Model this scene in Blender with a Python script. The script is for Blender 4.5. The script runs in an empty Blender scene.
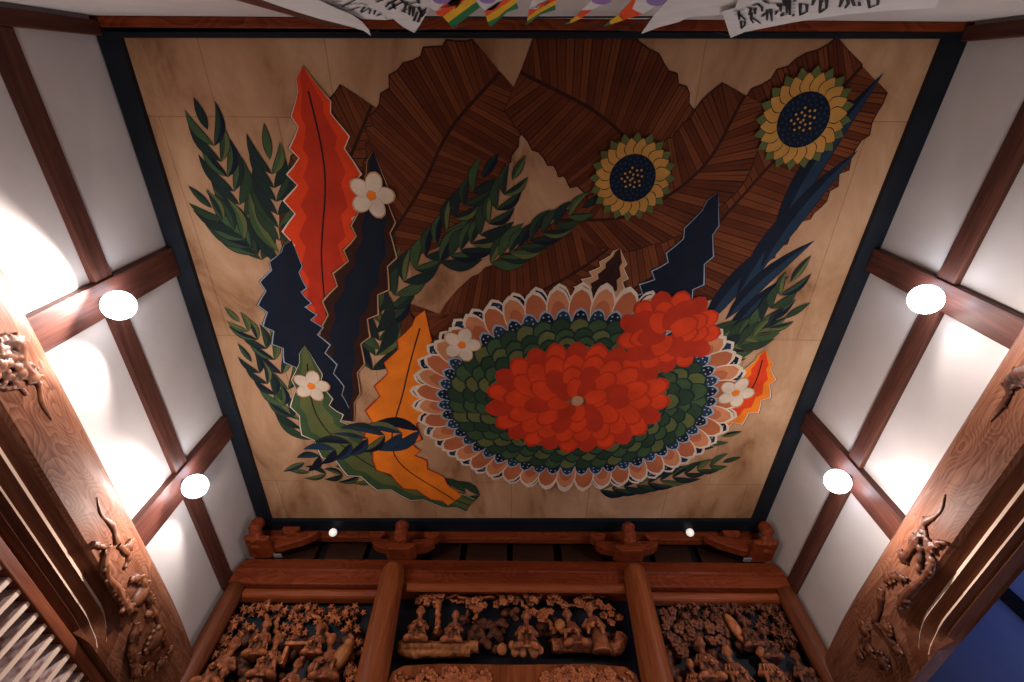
import bpy, bmesh, math, random
from math import sin, cos, pi, radians, sqrt, atan2
from mathutils import Vector, Matrix, noise

C = bpy.context.scene.collection
CZ = 1.5                       # eye height of the photographer: added to every z at the end
H = 4.4                        # ceiling above the eye

# ------------------------------------------------------------------ camera
FPX, PITCH, YAW, ROLL = 474.0, radians(61), radians(.16), radians(.6)
def cam_axes():
    f = Vector((0, cos(PITCH), sin(PITCH))); u = Vector((0, -sin(PITCH), cos(PITCH))); r = Vector((1, 0, 0))
    r, u = r*cos(ROLL)+u*sin(ROLL), u*cos(ROLL)-r*sin(ROLL)
    Z = Matrix.Rotation(YAW, 3, 'Z')
    return Z@r, Z@u, Z@f
CR, CU, CF = cam_axes()
def ray(u, v): return CF + CR*((u-512)/FPX) - CU*((v-341)/FPX)
def onz(u, v, z=H): d = ray(u, v); return d*(z/d.z)
def ony(u, v, y): d = ray(u, v); return d*(y/d.y)

# side walls: local frame (s = along the room, d = out from the wall, z)
SIDE = {'L': (Vector((-3.262, -.36, 0)), Vector((-.0246, 1, 0)).normalized(), Vector((1, .0246, 0)).normalized()),
        'R': (Vector((3.505, -.33, 0)), Vector((-.0241, 1, 0)).normalized(), Vector((-1, -.0241, 0)).normalized())}
def W(sd, s, d, z):            # s measured as the room's Y
    o, t, n = SIDE[sd]
    return o + t*(s-o.y) + n*d + Vector((0, 0, z))
def onside(u, v, sd, d=0):     # (s, z) where a sight line meets the plane d out from the wall
    o, t, n = SIDE[sd]
    r = ray(u, v); k = ((o+n*d).dot(n))/r.dot(n); p = r*k
    return (p-o-n*d).dot(t)+o.y, p.z

# ------------------------------------------------------------------ materials
def new_mat(name):
    m = bpy.data.materials.new(name); m.use_nodes = True
    nt = m.node_tree; b = nt.nodes['Principled BSDF']
    return m, nt, b
def rampnode(nt, stops):
    r = nt.nodes.new('ShaderNodeValToRGB'); e = r.color_ramp.elements
    while len(e) > 1: e.remove(e[-1])
    e[0].position = stops[0][0]; e[0].color = (*stops[0][1], 1)
    for p, c in stops[1:]:
        x = e.new(p); x.color = (*c, 1)
    return r
def wood(name, dark, mid, light, axis='X', scale=1.0, rough=.5, rings=True, bump=.25, spec=.2):
    m, nt, b = new_mat(name); N = nt.nodes; L = nt.links
    tc = N.new('ShaderNodeTexCoord'); mp = N.new('ShaderNodeMapping'); L.new(tc.outputs['Object'], mp.inputs['Vector'])
    s = [9*scale]*3; s['XYZ'.index(axis)] = .55*scale; mp.inputs['Scale'].default_value = s
    n1 = N.new('ShaderNodeTexNoise'); n1.inputs['Scale'].default_value = 1.1; n1.inputs['Detail'].default_value = 6; n1.inputs['Distortion'].default_value = .6
    L.new(mp.outputs[0], n1.inputs['Vector'])
    n2 = N.new('ShaderNodeTexNoise'); n2.inputs['Scale'].default_value = 6; n2.inputs['Detail'].default_value = 8
    L.new(mp.outputs[0], n2.inputs['Vector'])
    mx = N.new('ShaderNodeMath'); mx.operation = 'MULTIPLY_ADD'; mx.inputs[1].default_value = .45
    L.new(n2.outputs[0], mx.inputs[0])
    if rings:
        mp2 = N.new('ShaderNodeMapping'); L.new(tc.outputs['Object'], mp2.inputs['Vector'])
        s2 = [2.3*scale]*3; s2['XYZ'.index(axis)] = .75*scale; mp2.inputs['Scale'].default_value = s2
        n3 = N.new('ShaderNodeTexNoise'); n3.inputs['Scale'].default_value = 1.2; n3.inputs['Detail'].default_value = 1.5
        L.new(mp2.outputs[0], n3.inputs['Vector'])
        mm = N.new('ShaderNodeMath'); mm.operation = 'MULTIPLY'; mm.inputs[1].default_value = 30
        L.new(n3.outputs[0], mm.inputs[0])
        fr = N.new('ShaderNodeMath'); fr.operation = 'FRACT'; L.new(mm.outputs[0], fr.inputs[0])
        m3 = N.new('ShaderNodeMath'); m3.operation = 'MULTIPLY_ADD'; m3.inputs[1].default_value = .20
        L.new(fr.outputs[0], m3.inputs[0])
        m4 = N.new('ShaderNodeMath'); m4.operation = 'MULTIPLY'; m4.inputs[1].default_value = .50; L.new(n1.outputs[0], m4.inputs[0])
        L.new(m4.outputs[0], m3.inputs[2]); L.new(m3.outputs[0], mx.inputs[2])
    else:
        m4 = N.new('ShaderNodeMath'); m4.operation = 'MULTIPLY'; m4.inputs[1].default_value = .6; L.new(n1.outputs[0], m4.inputs[0])
        L.new(m4.outputs[0], mx.inputs[2])
    rp = rampnode(nt, [(.3, dark), (.5, mid), (.72, light)])
    L.new(mx.outputs[0], rp.inputs[0]); L.new(rp.outputs[0], b.inputs['Base Color'])
    bp = N.new('ShaderNodeBump'); bp.inputs['Strength'].default_value = bump; bp.inputs['Distance'].default_value = .01
    L.new(mx.outputs[0], bp.inputs['Height']); L.new(bp.outputs[0], b.inputs['Normal'])
    b.inputs['Roughness'].default_value = rough; b.inputs['Specular IOR Level'].default_value = spec
    return m
def mottled(name, cols, scale=2, rough=.8, bump=0, detail=6, stretch=(1, 1, 1), spec=.3, crev_shade=False):
    m, nt, b = new_mat(name); N = nt.nodes; L = nt.links
    tc = N.new('ShaderNodeTexCoord'); mp = N.new('ShaderNodeMapping'); mp.inputs['Scale'].default_value = stretch
    L.new(tc.outputs['Object'], mp.inputs[0])
    n1 = N.new('ShaderNodeTexNoise'); n1.inputs['Scale'].default_value = scale; n1.inputs['Detail'].default_value = detail
    L.new(mp.outputs[0], n1.inputs['Vector'])
    k = len(cols); rp = rampnode(nt, [(.3+.4*i/max(1, k-1), c) for i, c in enumerate(cols)])
    L.new(n1.outputs[0], rp.inputs[0])
    if crev_shade:  # shade painted into the hollows, light onto the ridges
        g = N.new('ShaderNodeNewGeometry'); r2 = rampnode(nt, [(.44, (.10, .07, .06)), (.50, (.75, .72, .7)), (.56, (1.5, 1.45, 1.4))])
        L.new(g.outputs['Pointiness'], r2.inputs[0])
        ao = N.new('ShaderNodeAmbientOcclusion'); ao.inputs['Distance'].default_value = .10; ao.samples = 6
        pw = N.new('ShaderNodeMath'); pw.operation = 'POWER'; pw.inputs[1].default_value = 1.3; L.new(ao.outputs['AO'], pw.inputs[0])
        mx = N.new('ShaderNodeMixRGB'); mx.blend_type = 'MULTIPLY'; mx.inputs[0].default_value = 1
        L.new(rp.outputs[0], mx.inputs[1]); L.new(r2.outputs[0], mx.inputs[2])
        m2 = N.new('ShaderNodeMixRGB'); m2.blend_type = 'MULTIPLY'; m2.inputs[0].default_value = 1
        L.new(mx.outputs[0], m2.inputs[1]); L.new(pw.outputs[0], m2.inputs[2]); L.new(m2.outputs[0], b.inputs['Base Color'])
    else: L.new(rp.outputs[0], b.inputs['Base Color'])
    b.inputs['Roughness'].default_value = rough; b.inputs['Specular IOR Level'].default_value = spec
    if bump:
        bp = N.new('ShaderNodeBump'); bp.inputs['Strength'].default_value = bump; bp.inputs['Distance'].default_value = .01
        L.new(n1.outputs[0], bp.inputs['Height']); L.new(bp.outputs[0], b.inputs['Normal'])
    return m
def flat(name, c, rough=.75, var=.12, scale=5, spec=.3):
    return mottled(name, [tuple(x*(1-var) for x in c), c, tuple(min(1, x*(1+var)) for x in c)], scale=scale, rough=rough, spec=spec)
def emit(name, c, s):
    m, nt, b = new_mat(name)
    b.inputs['Emission Color'].default_value = (*c, 1); b.inputs['Emission Strength'].default_value = s
    b.inputs['Base Color'].default_value = (*c, 1)
    return m

M = {}
M['plaster'] = mottled('white_plaster', [(.43, .375, .36), (.48, .42, .405), (.53, .47, .45)], scale=1.3, rough=.92, bump=.05, detail=8)
M['red_wood'] = wood('red_brown_timber', (.050, .008, .003), (.125, .020, .006), (.21, .042, .012), 'X', spec=.12)
M['red_wood_z'] = wood('red_brown_timber_upright', (.05, .012, .005), (.11, .028, .010), (.18, .05, .018), 'Z', rings=False)
M['red_wood_y'] = wood('red_brown_timber_long', (.09, .022, .010), (.19, .05, .022), (.28, .085, .035), 'Y', rings=False)
M['post'] = wood('dark_red_post', (.028, .008, .006), (.062, .018, .012), (.115, .036, .022), 'Z', rings=False)
M['rail_y'] = wood('dark_red_rail', (.028, .009, .007), (.062, .020, .014), (.115, .040, .026), 'Y', rings=False)
M['col'] = wood('round_column_wood', (.08, .016, .005), (.19, .045, .012), (.30, .085, .026), 'Z', rings=False)
M['beam'] = wood('carved_beam_wood', (.048, .013, .007), (.128, .042, .021), (.215, .088, .050), 'Y', scale=1.5, bump=.12, rough=.52, spec=.15)
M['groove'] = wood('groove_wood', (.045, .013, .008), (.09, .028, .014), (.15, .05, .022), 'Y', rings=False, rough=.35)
M['lip'] = wood('lip_highlight', (.45, .28, .19), (.55, .37, .27), (.65, .48, .38), 'Y', rings=False, rough=.3)  # pale beam wood: the light the fillets catch, put into the colour
M['carve'] = mottled('carved_relief_wood', [(.055, .016, .007), (.12, .038, .016), (.21, .075, .034)], scale=9, rough=.5, bump=.4, crev_shade=True)
M['carve2'] = mottled('carved_relief_wood_dark', [(.035, .010, .006), (.085, .026, .013), (.15, .05, .024)], scale=9, rough=.45, bump=.4, crev_shade=True)
M['relief'] = mottled('transom_carving_wood', [(.13, .036, .013), (.30, .090, .032), (.42, .14, .055)], scale=14, rough=.6, bump=.5, crev_shade=True)
M['relief_b'] = mottled('transom_carving_back', [(.05, .014, .006), (.12, .035, .013), (.18, .055, .02)], scale=14, rough=.6, bump=.5, crev_shade=True)
M['relief_l'] = mottled('transom_carving_light', [(.22, .07, .02), (.40, .14, .04), (.5, .2, .07)], scale=10, rough=.55, bump=.5, crev_shade=True)
M['black'] = mottled('black_lacquer', [(.004, .006, .009), (.008, .010, .016)], scale=3, rough=.5, spec=.18)
M['board'] = mottled('navy_black_board', [(.004, .006, .010), (.009, .012, .020)], scale=2, rough=.6)
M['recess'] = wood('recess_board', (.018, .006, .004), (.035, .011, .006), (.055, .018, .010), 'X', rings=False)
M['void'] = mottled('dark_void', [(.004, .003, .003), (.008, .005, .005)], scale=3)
M['blue_lit_wall'] = mottled('blue_lit_plaster', [(.20, .23, .40), (.25, .28, .46)], scale=1.2, rough=.9)  # white plaster with the blue light mixed into its colour
M['slat'] = mottled('patchy_slat', [(.14, .06, .07), (.34, .17, .16), (.75, .56, .52), (.5, .36, .42)], scale=9, rough=.7, bump=.3)  # patchy tone, raised in place of lamplight from across the room
M['slat_e'] = wood('lit_slat_edge', (.6, .36, .25), (.8, .58, .45), (.9, .75, .62), 'Z', rings=False)  # paler copy of the slat: lamplight on inward faces, as colour
M['cloth'] = mottled('white_cloth', [(.60, .57, .56), (.70, .67, .66)], scale=6, rough=.9, bump=.1)
M['ink'] = flat('black_ink', (.012, .012, .018))
M['green'] = flat('green_cloth', (.01, .16, .06)); M['yellow'] = flat('yellow_cloth', (.72, .40, .02))
M['red'] = flat('red_cloth', (.72, .07, .012)); M['purple'] = flat('purple_cloth', (.26, .17, .42))
M['metal'] = flat('grey_metal', (.35, .35, .38), rough=.35)
M['dark_metal'] = flat('dark_lamp_metal', (.05, .05, .055), rough=.4)
M['lens'] = emit('lit_lens', (.93, .96, 1), 9)
M['bulb'] = emit('dim_bulb', (1, .93, .88), .55)
M['tag'] = flat('pale_tag', (.16, .17, .19))
M['dark_line'] = flat('dark_line', (.02, .02, .025))

# painting pigments
PAL = {'line': (.012, .008, .008), 'white': (.56, .44, .34), 'br1': (.105, .024, .007), 'br2': (.080, .017, .005), 'br3': (.135, .034, .010),
       'brd': (.028, .008, .005), 'gr1': (.020, .040, .020), 'gr2': (.036, .066, .026), 'grd': (.010, .020, .018), 'ol': (.085, .095, .030),
       'nv': (.005, .008, .018), 'nv2': (.012, .026, .050), 'red': (.56, .040, .008), 'red2': (.38, .024, .008), 'or': (.66, .16, .012),
       'sal': (.36, .10, .040), 'sal2': (.46, .17, .075), 'tan': (.42, .22, .11), 'gold': (.42, .20, .045), 'lb': (.24, .28, .33)}
def gold_ground():
    m, nt, b = new_mat('gold_leaf_ground'); N = nt.nodes; L = nt.links
    tc = N.new('ShaderNodeTexCoord')
    mp = N.new('ShaderNodeMapping'); mp.inputs['Scale'].default_value = (1.9, .9, 1); L.new(tc.outputs['Object'], mp.inputs[0])
    n1 = N.new('ShaderNodeTexNoise'); n1.inputs['Scale'].default_value = .9; n1.inputs['Detail'].default_value = 9; n1.inputs['Roughness'].default_value = .62; n1.inputs['Distortion'].default_value = .5
    L.new(mp.outputs[0], n1.inputs['Vector'])
    rp = rampnode(nt, [(.34, (.20, .085, .036)), (.45, (.35, .18, .092)), (.56, (.43, .24, .13)), (.66, (.50, .30, .175))])
    L.new(n1.outputs[0], rp.inputs[0])
    br = N.new('ShaderNodeTexBrick'); br.inputs['Scale'].default_value = 1; br.inputs['Brick Width'].default_value = 1.0; br.inputs['Row Height'].default_value = 2.1
    br.inputs['Mortar Size'].default_value = .006; br.inputs['Mortar Smooth'].default_value = .6; br.offset = .5
    br.inputs['Color1'].default_value = (1, 1, 1, 1); br.inputs['Color2'].default_value = (.88, .86, .84, 1); br.inputs['Mortar'].default_value = (.62, .55, .5, 1)
    L.new(tc.outputs['Object'], br.inputs['Vector'])
    mx = N.new('ShaderNodeMixRGB'); mx.blend_type = 'MULTIPLY'; mx.inputs[0].default_value = 1
    L.new(rp.outputs[0], mx.inputs[1]); L.new(br.outputs[0], mx.inputs[2]); L.new(mx.outputs[0], b.inputs['Base Color'])
    b.inputs['Roughness'].default_value = .7; b.inputs['Specular IOR Level'].default_value = .2
    return m

# ------------------------------------------------------------------ mesh builder
class MB:
    def __init__(s): s.v = []; s.f = []; s.m = []
    def add(s, vs, fs, m=0):
        o = len(s.v); s.v += [Vector(v) for v in vs]
        for f in fs: s.f.append([i+o for i in f]); s.m.append(m)
        return s
    def hexa(s, p, m=0):       # 8 corners: bottom ring then top ring
        return s.add(p, [(3, 2, 1, 0), (4, 5, 6, 7), (0, 1, 5, 4), (1, 2, 6, 5), (2, 3, 7, 6), (3, 0, 4, 7)], m)
    def box(s, x0, x1, y0, y1, z0, z1, m=0):
        return s.hexa([(x0, y0, z0), (x1, y0, z0), (x1, y1, z0), (x0, y1, z0), (x0, y0, z1), (x1, y0, z1), (x1, y1, z1), (x0, y1, z1)], m)
    def sbox(s, sd, s0, s1, d0, d1, z0, z1, m=0):
        return s.hexa([W(sd, a, d, z) for z in (z0, z1) for a, d in ((s0, d0), (s1, d0), (s1, d1), (s0, d1))], m)
    def prism(s, pts, fn, a, b, m=0):      # closed section swept straight; fn(p, t) -> point
        n = len(pts); vs = [fn(p, a) for p in pts]+[fn(p, b) for p in pts]
        fs = [tuple(range(n))[::-1], tuple(range(n, 2*n))]+[(i, (i+1) % n, (i+1) % n+n, i+n) for i in range(n)]
        return s.add(vs, fs, m)
    def tube(s, pts, rad, n=8, m=0, flat=1, up=None):
        pts = [Vector(p) for p in pts]; k = len(pts)
        if not hasattr(rad, '__len__'): rad = [rad]*k
        vs = []
        for i, p in enumerate(pts):
            t = (pts[min(i+1, k-1)]-pts[max(i-1, 0)]).normalized()
            ref = Vector(up) if up else (Vector((0, 0, 1)) if abs(t.z) < .9 else Vector((1, 0, 0)))
            a = t.cross(ref).normalized(); b = a.cross(t).normalized()
            for j in range(n):
                th = 2*pi*j/n; vs.append(p+(a*cos(th)+b*sin(th)*flat)*rad[i])
        fs = [(i*n+j, i*n+(j+1) % n, (i+1)*n+(j+1) % n, (i+1)*n+j) for i in range(k-1) for j in range(n)]
        fs += [tuple(range(n))[::-1], tuple(range((k-1)*n, k*n))]
        return s.add(vs, fs, m)
    def ell(s, c, r, rot=None, nu=12, nv=8, m=0):
        c = Vector(c); r = (r, r, r) if not hasattr(r, '__len__') else r
        R = rot or Matrix.Identity(3); vs = [c+R@Vector((0, 0, -r[2]))]
        for i in range(1, nv):
            ph = -pi/2+pi*i/nv
            for j in range(nu):
                th = 2*pi*j/nu; vs.append(c+R@Vector((r[0]*cos(ph)*cos(th), r[1]*cos(ph)*sin(th), r[2]*sin(ph))))
        vs.append(c+R@Vector((0, 0, r[2]))); e = len(vs)-1
        fs = [(0, 1+(j+1) % nu, 1+j) for j in range(nu)]
        for i in range(nv-2):
            a = 1+i*nu
            fs += [(a+j, a+(j+1) % nu, a+nu+(j+1) % nu, a+nu+j) for j in range(nu)]
        a = 1+(nv-2)*nu; fs += [(a+j, a+(j+1) % nu, e) for j in range(nu)]
        return s.add(vs, fs, m)
    def build(s, name, mats, parent=None, smooth=False, bevel=0, remesh=0, displace=0, fix=True):
        if not hasattr(mats, '__len__'): mats = [mats]
        if parent is not None: org = Vector(parent['org'])
        else:
            lo = Vector([min(v[i] for v in s.v) for i in range(3)]); hi = Vector([max(v[i] for v in s.v) for i in range(3)])
            org = (lo+hi)/2
        me = bpy.data.meshes.new(name); me.from_pydata([v-org for v in s.v], [], s.f)
        for m in mats: me.materials.append(m)
        me.polygons.foreach_set('material_index', s.m)
        if fix:
            bm = bmesh.new(); bm.from_mesh(me); bmesh.ops.recalc_face_normals(bm, faces=bm.faces[:]); bm.to_mesh(me); bm.free()
        if smooth: me.shade_smooth()
        me.update()
        o = bpy.data.objects.new(name, me); C.objects.link(o)
        o['org'] = tuple(org)
        if parent is not None: o.parent = parent
        else: o.location = org
        if bevel:
            b = o.modifiers.new('bevel', 'BEVEL'); b.width = bevel; b.segments = 2; b.limit_method = 'ANGLE'
        if remesh:
            r = o.modifiers.new('remesh', 'REMESH'); r.mode = 'VOXEL'; r.voxel_size = remesh; r.use_smooth_shade = True
        if displace:
            t = bpy.data.textures.new(name+'_t', 'CLOUDS'); t.noise_scale = .05
            d = o.modifiers.new('disp', 'DISPLACE'); d.texture = t; d.strength = displace; d.mid_level = .5
        return o
def thing(name, org):
    o = bpy.data.objects.new(name, None); C.objects.link(o); o.location = org; o['org'] = tuple(org); o.empty_display_size = .1
    return o
def tag(o, label, cat, group=None):
    o['label'] = label; o['category'] = cat
    if group: o['group'] = group
    return o
def struct(o): o['kind'] = 'structure'; return o

# ------------------------------------------------------------------ room shell
SN = {'L': 'left', 'R': 'right'}
Y0, Y1 = -.40, 5.46
for sd in 'LR':
    mb = MB(); mb.sbox(sd, Y0, Y1+.35, -.12, 0, 2.55, H+.3)
    struct(mb.build('wall_'+SN[sd], M['plaster']))
mb = MB(); mb.box(-3.9, 3.9, Y0-.12, Y0, -CZ+.0, H+.3); struct(mb.build('wall_back', M['plaster']))
mb = MB(); mb.box(-3.9, 3.9, 5.86, 6.0, -CZ, H+.3); struct(mb.build('wall_front', M['void']))
mb = MB(); mb.box(-3.9, 3.9, Y0-.12, 6.0, H+.30, H+.42); struct(mb.build('ceiling', M['red_wood']))
mb = MB(); mb.box(3.75, 5.4, -1.5, 6.0, 3.4, 3.5); struct(mb.build('ceiling_right', M['blue_lit_wall']))
mb = MB(); mb.box(5.3, 5.4, -1.5, 8.0, -CZ, 3.4); struct(mb.build('wall_far_right', M['blue_lit_wall']))
mb = MB(); mb.box(3.4, 5.3, 7.9, 8.0, -CZ, 3.4); struct(mb.build('wall_far_front', M['blue_lit_wall']))
mb = MB(); mb.sbox('L', Y0, Y1+.3, -.55, -.5, -CZ, 2.2); struct(mb.build('wall_left_behind_lattice', M['void']))
mb = MB(); mb.sbox('L', Y0, Y1+.3, -.5, -.12, 2.1, 2.2); struct(mb.build('trim_left', M['void']))
# dark batten on the blue-tinted wall of the side room
a = ray(996, 588); b_ = ray(1040, 628); p = a*(5.235/a.x); q_ = b_*(5.235/b_.x)
mb2 = MB(); dv = (q_-p).normalized(); up = Vector((0, -dv.z, dv.y))*.075
c0 = p-dv*1.3; c1 = q_+dv*1.5
mb2.hexa([c0-up, c1-up, c1-up+Vector((.05, 0, 0)), c0-up+Vector((.05, 0, 0)), c0+up, c1+up, c1+up+Vector((.05, 0, 0)), c0+up+Vector((.05, 0, 0))])
tag(mb2.build('wooden_brace', M['void']), 'dark timber brace crossing the blue-lit wall beyond the right carved beam', 'beam')

# ------------------------------------------------------------------ painting
PZ = H
inn = [onz(124, 38), onz(940, 39), onz(751, 518), onz(272.6, 518)]
out = [onz(100, 32.5), onz(966, 33), onz(760, 528), onz(263, 528.5)]
class Paint:
    def __init__(s): s.mb = MB(); s.keys = ['ground']+list(PAL); s.z = .003
    def poly(s, pts, col, z=None):
        if z is None: s.z += .00001; z = s.z
        s.mb.add([(p[0], p[1], PZ-z) for p in pts], [tuple(range(len(pts)))], s.keys.index(col))
    def strip(s, A, B, col, z=None):
        if z is None: s.z += .00001; z = s.z
        n = len(A); s.mb.add([(p[0], p[1], PZ-z) for p in A]+[(p[0], p[1], PZ-z) for p in B], [(i, i+1, n+i+1, n+i) for i in range(n-1)], s.keys.index(col))
    def lvl(s, k=1): s.z += .00001*k; return s.z
PT = Paint()
def P(u, v): q = onz(u, v, PZ); return Vector((q.x, q.y))
def spline(pts, n):
    pts = [Vector(p) for p in pts]; e = [pts[0]*2-pts[1]]+pts+[pts[-1]*2-pts[-2]]; o = []
    for i in range(n+1):
        t = i/n*(len(pts)-1); k = min(int(t), len(pts)-2); f = t-k
        a, b, c, d = e[k:k+4]
        o.append(.5*((2*b)+(c-a)*f+(2*a-5*b+4*c-d)*f*f+(3*b-a-3*c+d)*f**3))
    return o
def normals(sp):
    o = []
    for i in range(len(sp)):
        t = (sp[min(i+1, len(sp)-1)]-sp[max(0, i-1)]).normalized(); o.append(Vector((-t.y, t.x)))
    return o
R_ = random.Random(5)
def frond(px, width, cols=('br1', 'br2', 'br3'), n=34, slant=3, taper=.5, jag=.06, edge='brd'):
    """broad ribbed leaf"""
    sp = spline([P(*p) for p in px], n); nm = normals(sp)
    wd = [width*(sin(pi*min(1, (i/n*.94+.06))))**taper for i in range(n+1)]
    zb = PT.lvl(); z1 = PT.lvl(); z2 = PT.lvl(); z3 = PT.lvl()
    for sg in (-1, 1):
        ed = []
        for i in range(n+1):
            j = min(n, i+slant); ed.append(sp[j]+nm[j]*sg*wd[i]*(1+R_.uniform(-jag, jag)))
        PT.strip(sp, [e+(e-s_).normalized()*.012 if (e-s_).length > 0 else e for e, s_ in zip(ed, sp)], edge, zb)
        for i in range(n):
            c = cols[(i*7+int(sg > 0)+R_.randint(0, 1)) % len(cols)]
            a, b = sp[i], sp[i+1]; d, e = ed[i], ed[i+1]
            k = .10
            PT.mb.add([(*a, PZ-z1), (*b.lerp(a, k), PZ-z1), (*e.lerp(d, k*1.6), PZ-z1), (*d, PZ-z1)], [(0, 1, 2, 3)], PT.keys.index(c))
            m1, m2 = a.lerp(b, .45), d.lerp(e, .45); m3 = d.lerp(e, .53)      # fine dark rib in each segment
            PT.mb.add([(*m1, PZ-z2), (*m2, PZ-z2), (*m3, PZ-z2)], [(0, 1, 2)], PT.keys.index(edge))
    PT.strip([s_+m_*.014 for s_, m_ in zip(sp, nm)], [s_-m_*.014 for s_, m_ in zip(sp, nm)], 'brd', z3)
def lens(b, t, w, bend=0, k=8):
    b = Vector(b); t = Vector(t); ax = t-b; n = Vector((-ax.y, ax.x)).normalized(); A = []; B = []
    for i in range(k+1):
        f = i/k; c = b+ax*f+n*bend*ax.length*sin(pi*f); ww = w*sin(pi*f**.85)**.9 if 0 < f < 1 else 0
        A.append(c+n*ww); B.append(c-n*ww)
    return A, B
def leaf(b, t, w, col, bend=0, half=None, line='line', lw=.008):
    A, B = lens(b, t, w+lw, bend); PT.strip(A, B, line)
    A, B = lens(b, t, w, bend); z = PT.lvl(); PT.strip(A, B, col, z)
    if half:
        mid = [a.lerp(c, .5) for a, c in zip(A, B)]; PT.strip(A, mid, half, PT.lvl())
def spray(px, L=.3, w=.04, n=7, dens=1.45, cols=('gr1', 'gr2', 'grd'), spread=.42):
    n = int(n*dens); w *= 1.0; L *= 1.3
    sp = spline([P(*p) for p in px], n); nm = normals(sp)
    for i in range(n+1):
        t = Vector((nm[i].y, -nm[i].x)); s = 1-.45*i/n
        for sg in ((-1, 1) if i < n else (0,)):
            d = (t+nm[i]*sg*spread*R_.uniform(.8, 1.2)).normalized()
            c = cols[R_.randint(0, len(cols)-1)]
            leaf(sp[i], sp[i]+d*L*s*R_.uniform(.85, 1.15), w*s, c, bend=.12*sg, half=R_.choice(['grd', 'nv', 'ol', None]))
def flame(px, width, col, edge='white', vein='line', inner=None, n=9, side_amp=.45):
    """long serrated leaf with pale outline and a centre vein"""
    sp = spline([P(*p) for p in px], n*3); nm = normals(sp); N_ = n*3
    def outline(w):
        A, B = [], []
        for i in range(N_+1):
            f = i/N_; base = w*(sin(pi*(.08+.92*f))**.7 if f < 1 else 0)
            sa = base*(1-side_amp*((i % 3)/3)) if 0 < i < N_ else base
            sb = base*(1-side_amp*(((i+1) % 3)/3)) if 0 < i < N_ else base
            A.append(sp[i]+nm[i]*sa); B.append(sp[i]-nm[i]*sb)
        return A, B
    for w, c in ((width+.028, 'line'), (width+.018, edge), (width, col)):
        A, B = outline(w); PT.strip(A, B, c)
    if inner: A, B = outline(width*.6); PT.strip(A, B, inner)
    PT.strip([s+m*.008 for s, m in zip(sp[:-2], nm)], [s-m*.008 for s, m in zip(sp[:-2], nm)], vein)
def petal_flower(c, r, n, col, rim='gold', core='nv', core_r=.45, ring='gold', squash=1, half=None):
    c = P(*c)
    for k in range(2):
        for i in range(n):
            th = 2*pi*(i+.5*k)/n; d = Vector((cos(th), sin(th)*squash))
            leaf(c+d*r*.3, c+d*r*(1-.13*k), r*2.4/n*1.2, col if k == 0 else rim, half=half)
    for rr, cc in ((core_r+.05, 'line'), (core_r, ring), (core_r*.62, core), (core_r*.3, 'nv2')):
        PT.poly([c+Vector((cos(t*pi/12), sin(t*pi/12)*squash))*r*rr for t in range(24)], cc)
def petal_row(cx, a0, a1, rx, ry, n, L, w, cols, outline='line', half=None, dots=None, jit=.03):
    """row of overlapping petals along an arc; angles in degrees, lengths in metres"""
    for i in range(n+1):
        th = radians(a0+(a1-a0)*i/n); c = cx+Vector((cos(th)*rx, sin(th)*ry)); d = Vector((cos(th)/rx, sin(th)/ry)).normalized()
        ll = L*(1+R_.uniform(-jit, jit)); col = cols[i % len(cols)]
        # rounded petal
        def pet(k, c_=c, d_=d, ll=ll):
            n_ = Vector((-d_.y, d_.x)); o = []
            for q in range(11):
                f = q/10; o.append((f, w*k*(sin(pi*min(1, .12+.88*f))**.45)))
            A = [c_+d_*ll*k*f+n_*x for f, x in o]; B = [c_+d_*ll*k*f-n_*x for f, x in o]
            return A, B
        for k, cc in ((1.10, outline), (1.0, col)):
            A, B = pet(k); PT.strip(A, B, cc)
        if half:
            A, B = pet(.72); PT.strip(A, B, half)
        if dots:
            z = PT.lvl()
            for q in range(3):
                for e in (-1, 1):
                    o = c+d*ll*(.45+.18*q)+Vector((-d.y, d.x))*e*w*.35
                    PT.poly([o+Vector((cos(t*pi/3), sin(t*pi/3)))*.011 for t in range(6)], dots, z)

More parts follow.
